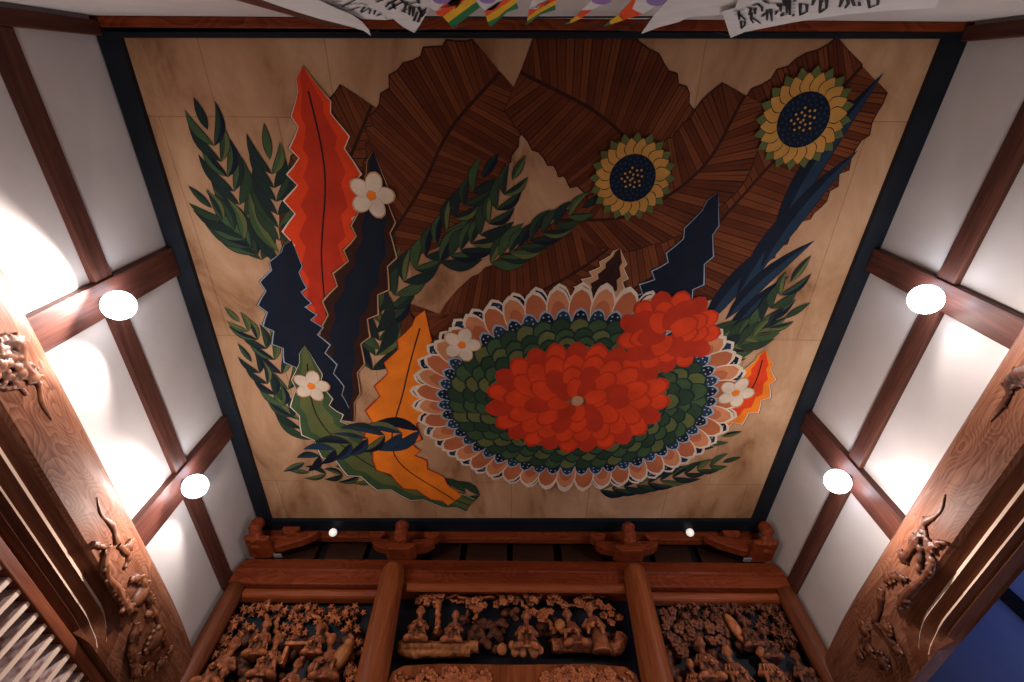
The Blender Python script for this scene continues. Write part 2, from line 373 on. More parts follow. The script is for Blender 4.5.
def paint_design():
    # broad brown fronds filling the upper field
    frond([(300, 300), (318, 235), (345, 170), (372, 105)], .42, n=22)
    frond([(375, 260), (420, 190), (450, 130), (500, 72)], .60, n=34)
    frond([(690, 215), (650, 165), (600, 115), (520, 72)], .58, n=34)
    frond([(430, 330), (520, 300), (600, 255), (690, 165)], .55, n=34)
    frond([(400, 300), (440, 340), (520, 345), (600, 330)], .40, n=24)
    frond([(600, 310), (690, 250), (770, 165), (862, 66)], .66, n=40)
    frond([(560, 220), (630, 215), (700, 170), (745, 95)], .40, n=26)
    # dark blue blades down the right side
    for a in [((700, 330), (800, 225), .10), ((735, 300), (838, 170), .10), ((770, 250), (884, 72), .10), ((725, 320), (815, 240), .08), ((760, 270), (858, 150), .09), ((720, 345), (790, 275), .07)]:
        leaf(P(*a[0]), P(*a[1]), a[2], 'nv', bend=-.06, half='nv2')
    # green sprays
    spray([(262, 260), (240, 205), (208, 130)], .42, .06); spray([(258, 255), (240, 235), (212, 208)], .36, .055, n=4)
    spray([(280, 265), (278, 215), (270, 160)], .42, .06, n=6)
    spray([(300, 420), (275, 360), (240, 322)], .34, .05, n=6); spray([(310, 440), (280, 400), (252, 362)], .34, .05, n=5)
    spray([(372, 370), (392, 300), (440, 240), (482, 178)], .36, .06, n=10); spray([(440, 262), (480, 235), (512, 180)], .34, .055, n=6)
    spray([(490, 262), (530, 240), (582, 208)], .32, .05, n=6); spray([(380, 350), (372, 290), (385, 255)], .36, .06, n=5)
    spray([(480, 495), (400, 480), (310, 472)], .36, .055, n=8); spray([(600, 490), (660, 480), (722, 462)], .34, .055, n=7); spray([(600, 470), (660, 452), (722, 436)], .32, .05, n=6)
    spray([(700, 350), (750, 330), (790, 282)], .38, .06, n=6); spray([(680, 370), (730, 350), (784, 318)], .36, .055, n=5)
    # serrated long leaves
    flame([(330, 345), (322, 260), (325, 170), (303, 66)], .36, 'red', inner='red2')
    flame([(345, 420), (345, 330), (372, 250), (374, 150)], .27, 'brd', edge='tan', inner='nv')
    flame([(340, 410), (305, 350), (285, 300), (292, 240)], .30, 'nv', edge='lb')
    flame([(470, 505), (380, 470), (320, 420), (305, 345)], .34, 'gr2', inner='ol')
    flame([(570, 345), (585, 315), (605, 285), (620, 248)], .26, 'tan', inner='brd')
    flame([(590, 380), (640, 325), (680, 275), (718, 192)], .30, 'nv', edge='lb')
    flame([(660, 430), (715, 415), (750, 390), (765, 350)], .30, 'or', inner='red')
    flame([(455, 500), (395, 455), (405, 385), (425, 310)], .34, 'or', inner='or', edge='red')
    spray([(420, 430), (360, 440), (305, 462)], .42, .07, n=5, cols=('nv', 'nv2', 'nv'))
    # great layered chrysanthemum, full rings from the outside in
    c = P(577, 400)
    petal_row(c, 0, 353, 1.50, 1.04, 46, .36, .10, ['nv', 'nv2'], outline='white', dots='lb')
    petal_row(c, 0, 352, 1.40, .95, 42, .42, .115, ['sal', 'sal2'], outline='white', half='sal')
    petal_row(c, 0, 353, 1.30, .86, 50, .28, .08, ['nv', 'nv2'], outline='lb', dots='lb')
    for q, (rx, ry) in enumerate([(1.20, .78), (1.04, .66), (.90, .56), (.76, .47)]):
        petal_row(c, q*4, 352+q*4, rx, ry, 42-q*5, .26, .11, ['gr2', 'gr1', 'ol'], outline='grd', half=None)
    for rx, ry, n, L, w, cols in [(.66, .38, 22, .36, .12, ['red', 'red2']), (.48, .27, 17, .34, .12, ['red', 'red']), (.28, .16, 12, .30, .11, ['red2', 'red']), (.10, .06, 8, .24, .09, ['red', 'red2'])]:
        petal_row(c, 0, 345, rx, ry, n, L, w, cols, outline='red2')
    PT.poly([c+Vector((cos(t*pi/8), sin(t*pi/8)))*.07 for t in range(16)], 'tan')
    # vermilion peony behind, small pale blossoms
    for ctr in ((668, 332),):
        for rr, n in ((.26, 12), (.14, 8), (.04, 6)):
            petal_row(P(*ctr), 0, 335, rr, rr*.8, n, .26, .10, ['red', 'red2'], outline='red2')
    # sunflowers with seeded discs
    for ctr, r in (((632, 178), .38), ((802, 120), .40)):
        cc = P(*ctr)
        for k in range(2):
            for i in range(20):
                th = 2*pi*(i+.5*k)/20; d = Vector((cos(th), sin(th))); leaf(cc+d*r*.45, cc+d*r*(1-.12*k), r*.15, ('ol', 'gold')[k])
        PT.poly([cc+Vector((cos(t*pi/14), sin(t*pi/14)))*r*.54 for t in range(28)], 'nv')
        z = PT.lvl()
        for i in range(70):
            a_ = i*2.39996; q = cc+Vector((cos(a_), sin(a_)))*r*.51*sqrt(i/70)
            PT.poly([q+Vector((cos(t*pi/3), sin(t*pi/3)))*.011 for t in range(6)], 'nv2' if i > 18 else 'gold', z)
    for ctr in ((462, 344), (312, 385), (735, 392), (372, 195)):
        cc = P(*ctr)
        petal_row(cc, 0, 288, .04, .04, 4, .16, .07, ['white', 'white'], outline='tan')
        PT.poly([cc+Vector((cos(t*pi/6), sin(t*pi/6)))*.045 for t in range(12)], 'or')
paint_design()
print('painting depth', PT.z, 'polys', len(PT.mb.f))
org = Vector((0, 2.4, H))
pic = thing('ceiling_painting', org)
tag(pic, 'huge painted ceiling panel of brown fronds, green leaves and vermilion blossoms on gold', 'painting')
mb = MB(); mb.add([(v.x, v.y, H) for v in inn]+[(v.x, v.y, H+.06) for v in inn], [(3, 2, 1, 0), (4, 5, 6, 7), (0, 1, 5, 4), (1, 2, 6, 5), (2, 3, 7, 6), (3, 0, 4, 7)], 0)
for v_, f_, m_ in [(PT.mb.v, PT.mb.f, PT.mb.m)]:
    o_ = len(mb.v); mb.v += v_; mb.f += [[i+o_ for i in f] for f in f_]; mb.m += m_
mb.build('painted_panel', [gold_ground()]+[flat('pigment_'+k, c, rough=.8, var=.16, scale=4, spec=.12) for k, c in PAL.items()], pic, fix=False)
mb = MB()
for i in range(4):
    j = (i+1) % 4; A, B, D, E = inn[i], inn[j], out[j], out[i]
    mb.hexa([(A.x, A.y, H-.05), (B.x, B.y, H-.05), (D.x, D.y, H-.05), (E.x, E.y, H-.05), (A.x, A.y, H+.06), (B.x, B.y, H+.06), (D.x, D.y, H+.06), (E.x, E.y, H+.06)])
fr_ = mb.build('frame', M['black'], pic); fr_['label'] = 'black lacquered frame'

# red-brown beam at the head of the painting, and back wall posts
mb = MB(); mb.box(-3.30, 3.56, Y0, -.325, H-.045, H+.2); tag(mb.build('ceiling_beam', M['red_wood'], bevel=.008), 'red-brown beam along the near edge of the painted ceiling, behind the flags', 'beam')
xa = ony(225, 0, Y0+.08).x; xb = ony(268, 0, Y0+.08).x
mb = MB(); mb.box(xa, xb, Y0, Y0+.07, 1.2, H-.06)
tag(mb.build('wall_post', M['post'], bevel=.008), 'dark red timber post on the plaster wall behind the white cloth flags', 'post')

# ------------------------------------------------------------------ side walls: posts, rails, carved beams
posts = {'L': [(-.37, -.27), (1.42, 1.69), (3.43, 3.72)], 'R': [(-.37, -.27), (1.38, 1.60), (3.29, 3.55)]}
plab = {('L', 0): 'corner post at the upper left, nearest the flags', ('L', 1): 'dark timber post on the left wall carrying the upper left spotlight',
        ('L', 2): 'dark timber post on the left wall carrying the lower left spotlight', ('R', 0): 'corner post at the upper right of the room',
        ('R', 1): 'dark timber post on the right wall carrying the upper right spotlight', ('R', 2): 'dark timber post on the right wall carrying the lower right spotlight'}
rlab = ['nearest the flags', 'between the two spotlights', 'beside the carved wall end']
BT = 2.72
for sd in 'LR':
    for i, (a, b) in enumerate(posts[sd]):
        mb = MB(); mb.sbox(sd, a, b, 0, .07, BT-.02 if i else 2.2, H-.055)
        tag(mb.build('wall_post', M['post'], bevel=.006), plab[(sd, i)], 'post')
    pp = posts[sd]; segs = [(pp[0][1], pp[1][0]), (pp[1][1], pp[2][0]), (pp[2][1], 5.27)]
    for i, (a, b) in enumerate(segs):
        mb = MB(); mb.sbox(sd, a+.002, b-.002, 0, .05, 3.44, 3.615)
        tag(mb.build('wall_rail', M['rail_y'], bevel=.005), 'dark timber rail on the %s plaster wall, %s' % (SN[sd], rlab[i]), 'rail')

def beam_face_d(z): return .155
def make_beam(sd):
    # profile: (d, z, start of hook, end of hook); the hook carries each moulding line down to the underside
    bot = 2.06
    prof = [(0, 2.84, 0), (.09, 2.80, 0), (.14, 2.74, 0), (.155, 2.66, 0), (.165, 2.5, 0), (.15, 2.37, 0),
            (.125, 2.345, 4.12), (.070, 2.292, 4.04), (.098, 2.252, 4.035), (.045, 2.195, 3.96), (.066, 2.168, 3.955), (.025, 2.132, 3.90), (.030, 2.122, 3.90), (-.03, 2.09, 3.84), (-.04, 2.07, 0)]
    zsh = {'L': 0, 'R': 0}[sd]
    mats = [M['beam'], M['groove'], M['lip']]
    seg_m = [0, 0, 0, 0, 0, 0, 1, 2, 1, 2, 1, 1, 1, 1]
    ss = [-.25+.25*i for i in range(13)]+[2.95+.05*i for i in range(30)]
    ss = [x for x in ss if x < 4.33]+[4.42, 4.7, 5.0, 5.25]
    mb = MB(); rows = []
    for s in ss:
        row = []
        arch = .0 if s < 4.2 else -.06*((s-4.2)/1.05)**2
        for i, (d, z, Ye) in enumerate(prof):
            if Ye:
                Ys = Ye-.36; 
                if s > Ys:
                    t = min(1, (s-Ys)/(Ye-Ys)); drop = (z-bot)*(1-sqrt(max(0, 1-t**2.2)))
                    z2 = z-drop; face = .15-.05*(2.35-z2)/.35
                    d = d+(face-d)*min(1, max(0, (t-.55)/.45))**2
                    z = z2
            row.append(W(sd, s, d, z+(arch if i < 4 else 0)))
        rows.append(row)
    n = len(prof)
    vs = [p for r in rows for p in r]
    for k in range(len(rows)-1):
        for i in range(n-1):
            past = prof[i][2] and ss[k] > prof[i][2]-.02
            mm = 0 if (seg_m[i] != 0 and past) else seg_m[i]
            mb.add([rows[k][i], rows[k+1][i], rows[k+1][i+1], rows[k][i+1]], [(0, 1, 2, 3)], mm)
    root = thing('carved_beam', W(sd, 2.5, 0, 2.3))
    # weld
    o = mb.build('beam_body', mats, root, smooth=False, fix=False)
    bm = bmesh.new(); bm.from_mesh(o.data); bmesh.ops.remove_doubles(bm, verts=bm.verts[:], dist=.0004); bmesh.ops.recalc_face_normals(bm, faces=bm.faces[:])
    c = W(sd, 2.5, .05, 2.4)-Vector(root['org'])
    bm.to_mesh(o.data); bm.free(); o.data.shade_smooth(); o.data.set_sharp_from_angle(angle=radians(35))
    return root

def sp3(sd, px, d=.165):
    o = []
    for u, v in px:
        s, z = onside(u, v, sd, d); o.append(W(sd, s, d, z))
    return o
def smooth_pts(pts, n=20):
    pts = [Vector(p) for p in pts]; e = [pts[0]*2-pts[1]]+pts+[pts[-1]*2-pts[-2]]; o = []
    for i in range(n+1):
        t = i/n*(len(pts)-1); k = min(int(t), len(pts)-2); f = t-k; a, b, c, d = e[k:k+4]
        o.append(.5*((2*b)+(c-a)*f+(2*a-5*b+4*c-d)*f*f+(3*b-a-3*c+d)*f**3))
    return o
def relief(sd, root, name, tails, lumps, mat, seed, lab):
    R = random.Random(seed); mb = MB(); n = SIDE[sd][2]
    for px, r0, r1 in tails:
        pts = smooth_pts(sp3(sd, px), 26); k = len(pts)
        rad = [(r0+(r1-r0)*i/(k-1))*(1+.18*sin(i*.7+seed)+R.uniform(-.06, .06)) for i in range(k)]
        mb.tube(pts, rad, 8)
        for i in range(2, k, 2):
            for _ in range(3 if max(r0, r1) > .03 and rad[i] > .02 else 0):
                v = Vector((0, R.uniform(-1, 1), R.uniform(-1, 1)))*rad[i]*1.1
                mb.ell(pts[i]+v+n*rad[i]*.45, rad[i]*R.uniform(.25, .5), nu=8, nv=6)
    for u, v, r, a, q in lumps:          # px centre, radius m, elongation, count of beads around
        p = sp3(sd, [(u, v)])[0]; th = R.uniform(0, pi)
        rot = Matrix(((n.x, 0, 0), (n.y, 1, 0), (0, 0, 1)))
        mb.ell(p, (r*.7, r, r*a), rot, 14, 10)
        for i in range(q):
            t = 2*pi*i/q+R.uniform(-.3, .3); rr = r*R.uniform(.9, 1.25)
            mb.ell(p+Vector((0, cos(t)*rr, sin(t)*rr*a))+n*r*.2, r*R.uniform(.2, .36), nu=8, nv=6)
    o = mb.build(name, mat, root, smooth=True, remesh=.0075); o['label'] = lab
    return o
bl = make_beam('L'); tag(bl, 'massive carved rainbow beam with relief and curled groove moulding on the left wall', 'beam')
br = make_beam('R'); tag(br, 'massive carved rainbow beam with relief and curled groove moulding on the right wall', 'beam')
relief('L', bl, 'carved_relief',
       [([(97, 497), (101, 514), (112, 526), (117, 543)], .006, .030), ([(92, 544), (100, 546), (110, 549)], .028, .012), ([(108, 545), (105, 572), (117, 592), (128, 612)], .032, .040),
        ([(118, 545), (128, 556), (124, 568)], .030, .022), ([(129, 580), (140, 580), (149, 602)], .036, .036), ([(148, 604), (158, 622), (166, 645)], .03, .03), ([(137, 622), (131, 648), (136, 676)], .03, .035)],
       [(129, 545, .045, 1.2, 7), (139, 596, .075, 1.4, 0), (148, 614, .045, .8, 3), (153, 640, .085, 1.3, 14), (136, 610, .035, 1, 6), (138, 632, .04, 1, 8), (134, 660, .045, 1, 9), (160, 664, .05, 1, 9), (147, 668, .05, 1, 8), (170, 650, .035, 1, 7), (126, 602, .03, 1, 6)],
       M['carve'], 3, 'carved winged creature in relief with a curling tail, dark brown, hollows shaded in the colour')
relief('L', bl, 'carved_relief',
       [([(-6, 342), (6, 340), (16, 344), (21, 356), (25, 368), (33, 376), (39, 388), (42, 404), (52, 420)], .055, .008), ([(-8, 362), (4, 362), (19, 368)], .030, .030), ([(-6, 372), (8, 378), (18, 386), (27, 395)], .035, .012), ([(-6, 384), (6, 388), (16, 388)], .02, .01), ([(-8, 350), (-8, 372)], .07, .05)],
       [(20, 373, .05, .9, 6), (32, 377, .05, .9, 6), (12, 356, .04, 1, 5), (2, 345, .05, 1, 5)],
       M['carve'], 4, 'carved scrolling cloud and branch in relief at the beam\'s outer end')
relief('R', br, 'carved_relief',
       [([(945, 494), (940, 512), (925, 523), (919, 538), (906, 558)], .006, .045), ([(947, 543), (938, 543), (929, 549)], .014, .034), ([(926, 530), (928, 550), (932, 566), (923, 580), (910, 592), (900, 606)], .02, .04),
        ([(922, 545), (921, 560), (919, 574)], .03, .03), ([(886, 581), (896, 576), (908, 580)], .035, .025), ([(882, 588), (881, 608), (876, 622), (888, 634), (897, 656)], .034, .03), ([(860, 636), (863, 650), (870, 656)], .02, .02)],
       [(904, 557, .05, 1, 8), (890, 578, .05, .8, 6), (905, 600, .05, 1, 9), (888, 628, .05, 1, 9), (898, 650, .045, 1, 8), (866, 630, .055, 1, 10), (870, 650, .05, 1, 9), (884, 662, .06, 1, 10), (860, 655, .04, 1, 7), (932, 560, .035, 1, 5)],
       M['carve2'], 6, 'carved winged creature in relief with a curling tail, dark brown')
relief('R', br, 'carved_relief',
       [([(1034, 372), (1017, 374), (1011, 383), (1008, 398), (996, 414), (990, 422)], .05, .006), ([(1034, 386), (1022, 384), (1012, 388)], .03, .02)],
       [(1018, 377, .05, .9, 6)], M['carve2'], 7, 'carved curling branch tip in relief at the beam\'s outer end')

# lintel and lattice below the left beam
mb = MB(); mb.sbox('L', -.3, 5.1, -.06, .03, 1.98, 2.055)
tag(mb.build('lintel', M['red_wood_y'], bevel=.006), 'orange-brown lintel running above the slatted lattice at lower left', 'beam')
s0 = 2.964-.132*9
for i in range(24):
    s = s0+i*.1315
    root = thing('lattice_slat', W('L', s, 0, 1.0))
    mb = MB(); mb.sbox('L', s-.038, s, -.17, -.002, .1, 1.978); mb.build('slat_body', M['slat'], root, bevel=.003)
    mb = MB(); mb.sbox('L', s-.040, s+.002, -.002, .012, .1, 1.978); mb.build('lit_slat_edge', M['slat_e'], root, bevel=.003)
    tag(root, 'patchy grey-brown upright slat of the lattice below the left lintel', 'slat', 'lattice slats below the left lintel')
mb = MB(); mb.sbox('L', -.3, 5.1, -.2, .03, -.1, .1); tag(mb.build('sill_rail', M['red_wood_y'], bevel=.006), 'dark sill under the slatted lattice on the left', 'rail')

# ------------------------------------------------------------------ far end: cornice, brackets, columns, transoms
def xbox(name, x0, x1, y0, y1, z0, z1, mat, lab, cat, bev=.012):
    mb = MB(); mb.box(x0, x1, y0, y1, z0, z1); return tag(mb.build(name, mat, bevel=bev), lab, cat)
xbox('cornice_beam', -3.36, 3.33, 5.37, 5.47, 4.25, 4.42, M['red_wood'], 'slim red-brown cornice beam directly under the far edge of the painted ceiling', 'beam')
mb = MB()
mb.prism([(5.34, 3.90), (5.25, 3.70), (5.25, 3.69), (5.27, 3.675), (5.25, 3.66), (5.25, 3.50), (5.66, 3.50), (5.66, 3.90)], lambda p, t: Vector((t, p[0], p[1])), -3.36, 3.34)
tag(mb.build('main_beam', M['red_wood'], bevel=.012), 'heavy red-brown main beam across the far end above the carved transoms', 'beam')
for x0, x1, z0, z1, y, l in [(-3.20, -1.58, 3.385, 3.50, 5.30, 'above the left carved transom'), (-1.22, 1.34, 3.42, 3.535, 5.20, 'above the middle carved transom'), (1.64, 3.22, 3.385, 3.50, 5.30, 'above the right carved transom')]:
    mb = MB(); zc = (z0+z1)/2; r = (z1-z0)/2
    sec = [(y+.02+.0*k, 0) for k in ()]+[(y+r-r*cos(a)*.9, zc+r*sin(a)) for a in [pi/2-pi*k/8 for k in range(9)]]+[(y+.14 if y > 5.25 else y+.048, z0), (y+.14 if y > 5.25 else y+.048, z1)]
    mb.prism(sec, lambda p, t: Vector((t, p[0], p[1])), x0, x1)
    tag(mb.build('rounded_rail', M['col'] if False else wood('rail_wood', (.09, .017, .005), (.20, .042, .011), (.30, .07, .020), 'X', rings=False), bevel=.004), 'lighter rounded rail ' + l, 'rail')
# recess boards
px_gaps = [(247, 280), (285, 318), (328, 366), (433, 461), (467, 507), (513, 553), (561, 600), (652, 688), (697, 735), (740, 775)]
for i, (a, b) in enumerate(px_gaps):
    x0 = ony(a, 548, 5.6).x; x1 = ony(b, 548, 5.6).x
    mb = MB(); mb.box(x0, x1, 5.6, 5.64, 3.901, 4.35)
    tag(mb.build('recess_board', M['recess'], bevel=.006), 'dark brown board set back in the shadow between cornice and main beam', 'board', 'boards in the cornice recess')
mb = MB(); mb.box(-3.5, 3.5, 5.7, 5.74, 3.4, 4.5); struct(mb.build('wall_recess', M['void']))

def bracket(x, lab, side=0):
    root = thing('bracket', Vector((x, 5.2, 3.9)))
    m = M['red_wood']
    if side == 0:
        mb = MB()      # bearing block
        mb.prism([(-.19, 4.0), (-.19, 3.955), (-.13, 3.905), (.13, 3.905), (.19, 3.955), (.19, 4.0)], lambda p, t: Vector((x+p[0], t, p[1])), 5.14, 5.40); mb.build('bearing_block', m, root, bevel=.01)
        mb = MB()      # boat arm
        mb.prism([(-.40, 4.15), (-.40, 4.09), (-.33, 4.03), (-.20, 4.0), (.20, 4.0), (.33, 4.03), (.40, 4.09), (.40, 4.15)], lambda p, t: Vector((x+p[0], t, p[1])), 5.26, 5.38); mb.build('bracket_arm', m, root, bevel=.01)
        for q in (-1, 1):
            c = x+q*.36; mb = MB()
            mb.prism([(-.10, 4.25), (-.10, 4.20), (-.06, 4.15), (.06, 4.15), (.10, 4.20), (.10, 4.25)], lambda p, t: Vector((c+p[0], t, p[1])), 5.24, 5.37); mb.build('small_block', m, root, bevel=.008)
        mb = MB()      # projecting nose
        mb.tube([(x, 5.30, 4.04), (x, 5.12, 4.06), (x, 5.05, 4.11), (x, 5.03, 4.16), (x, 5.04, 4.20)], [.07, .08, .085, .095, .07], 14)
        mb.box(x-.08, x+.08, 5.08, 5.34, 4.0, 4.12)
        mb.build('bracket_nose', m, root, smooth=True, remesh=.012)
    else:
        mb = MB()
        mb.prism([(-.12, 3.98), (-.12, 3.94), (-.09, 3.905), (.15, 3.905), (.19, 3.94), (.19, 3.98)], lambda p, t: Vector((x+side*p[0], t, p[1])), 5.0, 5.34); mb.build('bearing_block', m, root, bevel=.01)
        mb = MB()
        mb.prism([(.02, 4.14), (.02, 3.98), (.24, 3.98), (.36, 4.03), (.50, 4.08), (.64, 4.17), (.66, 4.22), (.56, 4.23), (.4, 4.20), (.3, 4.17)], lambda p, t: Vector((x+side*p[0], t, p[1])), 5.22, 5.34); mb.build('bracket_arm', m, root, bevel=.015)
        mb = MB(); c = x+side*.30
        mb.prism([(-.11, 4.28), (-.11, 4.23), (-.06, 4.17), (.06, 4.17), (.11, 4.23), (.11, 4.28)], lambda p, t: Vector((c+side*p[0], t, p[1])), 5.20, 5.36); mb.build('small_block', m, root, bevel=.008)
        mb = MB()
        mb.tube([(x+side*.02, 5.30, 3.99), (x+side*.01, 5.14, 3.98), (x-side*.02, 5.04, 4.02), (x-side*.04, 5.0, 4.08), (x-side*.04, 5.0, 4.14)], [.09, .10, .085, .085, .075], 14)
        mb.ell((x-side*.04, 5.0, 4.15), .085)
        mb.tube([(x-side*.0, 5.02, 4.0), (x+side*.05, 5.0, 3.97), (x+side*.06, 5.03, 3.93)], [.06, .05, .04], 10)
        mb.ell((x, 5.04, 3.93), (.06, .05, .04))
        mb.build('bracket_nose', m, root, smooth=True, remesh=.012)
    return tag(root, lab, 'bracket')
bracket(-1.40, 'bracket complex with round nose on top of the left round column')
bracket(1.50, 'bracket complex with round nose on top of the right round column')
bracket(-3.20, 'corner bracket with curled nose at the far left below the ceiling corner', 1)
bracket(3.20, 'corner bracket with curled nose at the far right below the ceiling corner', -1)
# small round lamps on the cornice
for u, l in ((333, 'left'), (690, 'right')):
    p = ony(u, 532.5, 5.3); root = thing('round_lamp', p)
    mb = MB(); mb.ell(p, .052, nu=18, nv=12); mb.build('bulb', M['bulb'], root, smooth=True)
    mb = MB(); mb.tube([p+Vector((0, .04, 0)), p+Vector((0, .075, 0))], .03, 12); mb.build('lamp_holder', M['dark_metal'], root)
    tag(root, 'small round white lamp on the cornice beam, the %s one' % l, 'lamp')
for u, v, l in ((268, 557.5, 'left'), (755, 557.5, 'right')):
    p = ony(u+(8 if l == 'left' else -8), v, 5.28); mb = MB(); mb.box(p.x-.05, p.x+.05, 5.27, 5.33, 3.905, 3.92)
    o = tag(mb.build('small_tag', M['tag'], bevel=.003), 'small pale flat tag on the main beam beside the %s corner bracket' % l, 'tag'); 

# columns
for x, x2, l in ((-1.415, -1.365, 'left'), (1.495, 1.455, 'right')):
    mb = MB(); zz = [-CZ+.0, 2.5, 3.45, 3.58, 3.66, 3.71, 3.735]; rr = [.165, .158, .142, .136, .125, .10, .05]
    y = 5.20
    mb.tube([(x2 if z < 2.6 else x+(x2-x)*max(0, (3.7-z)/1.2), y, z) for z in zz], rr, 32, up=(0, 1, 0))
    o = mb.build('round_column', M['col'], smooth=True); o.data.set_sharp_from_angle(angle=radians(50))
    tag(o, 'tall round wooden column between the middle and %s carved transoms' % l, 'column')
for sd, sg, l in (('L', 1, 'left'), ('R', -1, 'right')):
    x = -3.255 if sd == 'L' else 3.255
    mb = MB(); mb.tube([(x, 5.31, z) for z in (-CZ, 2.5, 3.3, 3.50)], [.115, .112, .108, .105], 28, up=(0, 1, 0))
    tag(mb.build('corner_column', M['red_wood_z'], smooth=True), 'round corner post where the %s plaster wall meets the carved transoms' % l, 'column')

# ---- transom carvings
def star(mb, c, r, rnd, n=5, m=0, tilt=.35):
    th0 = rnd.uniform(0, 6.28); a = Vector((1, rnd.uniform(-tilt, tilt), 0)).normalized(); b = Vector((0, rnd.uniform(-tilt, tilt)-.25, 1)).normalized()
    k = a.cross(b).normalized(); ring = []
    for i in range(2*n):
        rr = r*(1 if i % 2 == 0 else .45); t = th0+pi*i/n; ring.append(c+a*cos(t)*rr+b*sin(t)*rr)
    vs = [c+k*r*.28]+ring+[p-k*.018 for p in ring]+[c+k*0]
    N = 2*n; fs = [(0, 1+i, 1+(i+1) % N) for i in range(N)]+[(1+i, 1+N+i, 1+N+(i+1) % N, 1+(i+1) % N) for i in range(N)]
    mb.add(vs, fs, m)
def blossom(mb, c, r, rnd):
    for i in range(5):
        t = 2*pi*i/5+rnd.uniform(0, .3); mb.ell(c+Vector((cos(t)*r*.6, 0, sin(t)*r*.6)), (r*.5, r*.25, r*.5), nu=8, nv=6)
    mb.ell(c+Vector((0, -r*.2, 0)), r*.3, nu=8, nv=6)
def leaf_cluster(root, px, Y, rnd, kind='star', spread=.13, n=9, size=.046, name='foliage', mat=None):
    mb = MB()
    for u, v in px:
        c = ony(u, v, Y)
        for i in range(n):
            q = c+Vector((rnd.gauss(0, spread*.5), rnd.uniform(-.05, .05), rnd.gauss(0, spread*.28)))
            (star if kind == 'star' else blossom)(mb, q, size*rnd.uniform(.8, 1.2), rnd)
    return mb.build(name, mat or M['relief'], root)
def figure(root, u, v, Y, h, rnd, lean=0, pose='sit', mat=None):
    """robed figure: (u,v) is the head centre, h the height from crown to hem"""
    c = ony(u, v, Y-.03); hr = h*.128; mb = MB()
    mb.ell(c, (hr*.85, hr*.95, hr*1.15)); mb.ell(c+Vector((0, -hr*.92, -hr*.1)), (hr*.16, hr*.22, hr*.28), nu=8, nv=6)
    for q in (-1, 1): mb.ell(c+Vector((q*hr*.88, 0, -hr*.1)), (hr*.16, hr*.22, hr*.36), nu=8, nv=6)
    nk = c+Vector((lean*h*.02, .01, -hr*1.3)); sh = c+Vector((lean*h*.08, .02, -h*.25)); hip = c+Vector((lean*h*.26, .02, -h*.56))
    mb.tube([c-Vector((0, 0, hr*.6)), nk, sh], [hr*.5, hr*.5, hr*.7], 10)
    low = hip+Vector((lean*h*.02, -.01, -h*(.28 if pose == 'sit' else .46)))
    rr = [h*.07, h*.15, h*.18, h*.19, h*.27, h*.31] if pose == 'sit' else [h*.07, h*.15, h*.17, h*.17, h*.19, h*.23]
    mb.tube([nk-Vector((0, 0, hr*.3)), sh, (sh+hip)/2, hip, (hip+low)/2, low], rr, 16, flat=.62, up=(0, 1, 0))
    if pose == 'sit':
        for q in (-1, 1): mb.ell(low+Vector((q*h*.20, -h*.13, h*.06)), (h*.15, h*.13, h*.085), Matrix.Rotation(q*.35, 3, 'Y'), 10, 8)
    for q in (-1, 1):     # sleeves meeting in the lap, hanging cuffs
        e = sh+Vector((q*h*.23, -h*.02, -h*.20)); hd = hip+Vector((q*h*.06-lean*h*.12, -h*.22, h*rnd.uniform(0, .12)))
        mb.tube([sh+Vector((q*h*.12, 0, -.005)), e, hd], [h*.06, h*.075, h*.06], 10); mb.ell(hd+Vector((0, -h*.03, .01)), h*.035, nu=8, nv=6)
        mb.tube([(e+hd)/2, (e+hd)/2+Vector((q*.015, -h*.01, -h*.20))], [h*.07, h*.03], 8)
    for k in (range(-2, 3) if abs(lean) < .35 and pose == 'sit' else ()):    # robe folds
        a = k*.5; mb.tube([sh+Vector((a*h*.10, -h*.09, -h*.02)), (sh+hip)/2+Vector((a*h*.16, -h*.115, 0)), hip+Vector((a*h*.2, -h*.12, 0)), low+Vector((a*h*.30, -h*.185, h*.02))], h*.018, 6)
    o = mb.build('carved_figure', mat or M['relief'], root, smooth=True, remesh=.0085)
    return o
def rocks(root, px, Y, rnd, r=.1, mat=None, name='carved_rock', n=5):
    mb = MB()
    for u, v in px:
        c = ony(u, v, Y)
        for i in range(n):
            mb.ell(c+Vector((rnd.uniform(-r, r), rnd.uniform(-.04, .03), rnd.uniform(-r, r)*.6)), (r*rnd.uniform(.35, .8), r*rnd.uniform(.3, .5), r*rnd.uniform(.3, .65)), Matrix.Rotation(rnd.uniform(0, 3), 3, 'Y'), 9, 7)
    return mb.build(name, mat or M['relief'], root, smooth=True, remesh=.011, displace=.015)
def branch(root, lines, Y, mat=None):
    mb = MB()
    for px, a, b in lines:
        pts = smooth_pts([ony(u, v, Y) for u, v in px], 16); k = len(pts)
        mb.tube([p+Vector((.012*sin(i*2.3), 0, .012*cos(i*1.7))) for i, p in enumerate(pts)], [a+(b-a)*i/(k-1) for i in range(k)], 8)
    return mb.build('carved_branch', mat or M['relief'], root, smooth=True)

def frame_board(root, x0, x1, z0, z1, y=5.52):
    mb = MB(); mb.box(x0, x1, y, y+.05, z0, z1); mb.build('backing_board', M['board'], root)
YF = 5.36
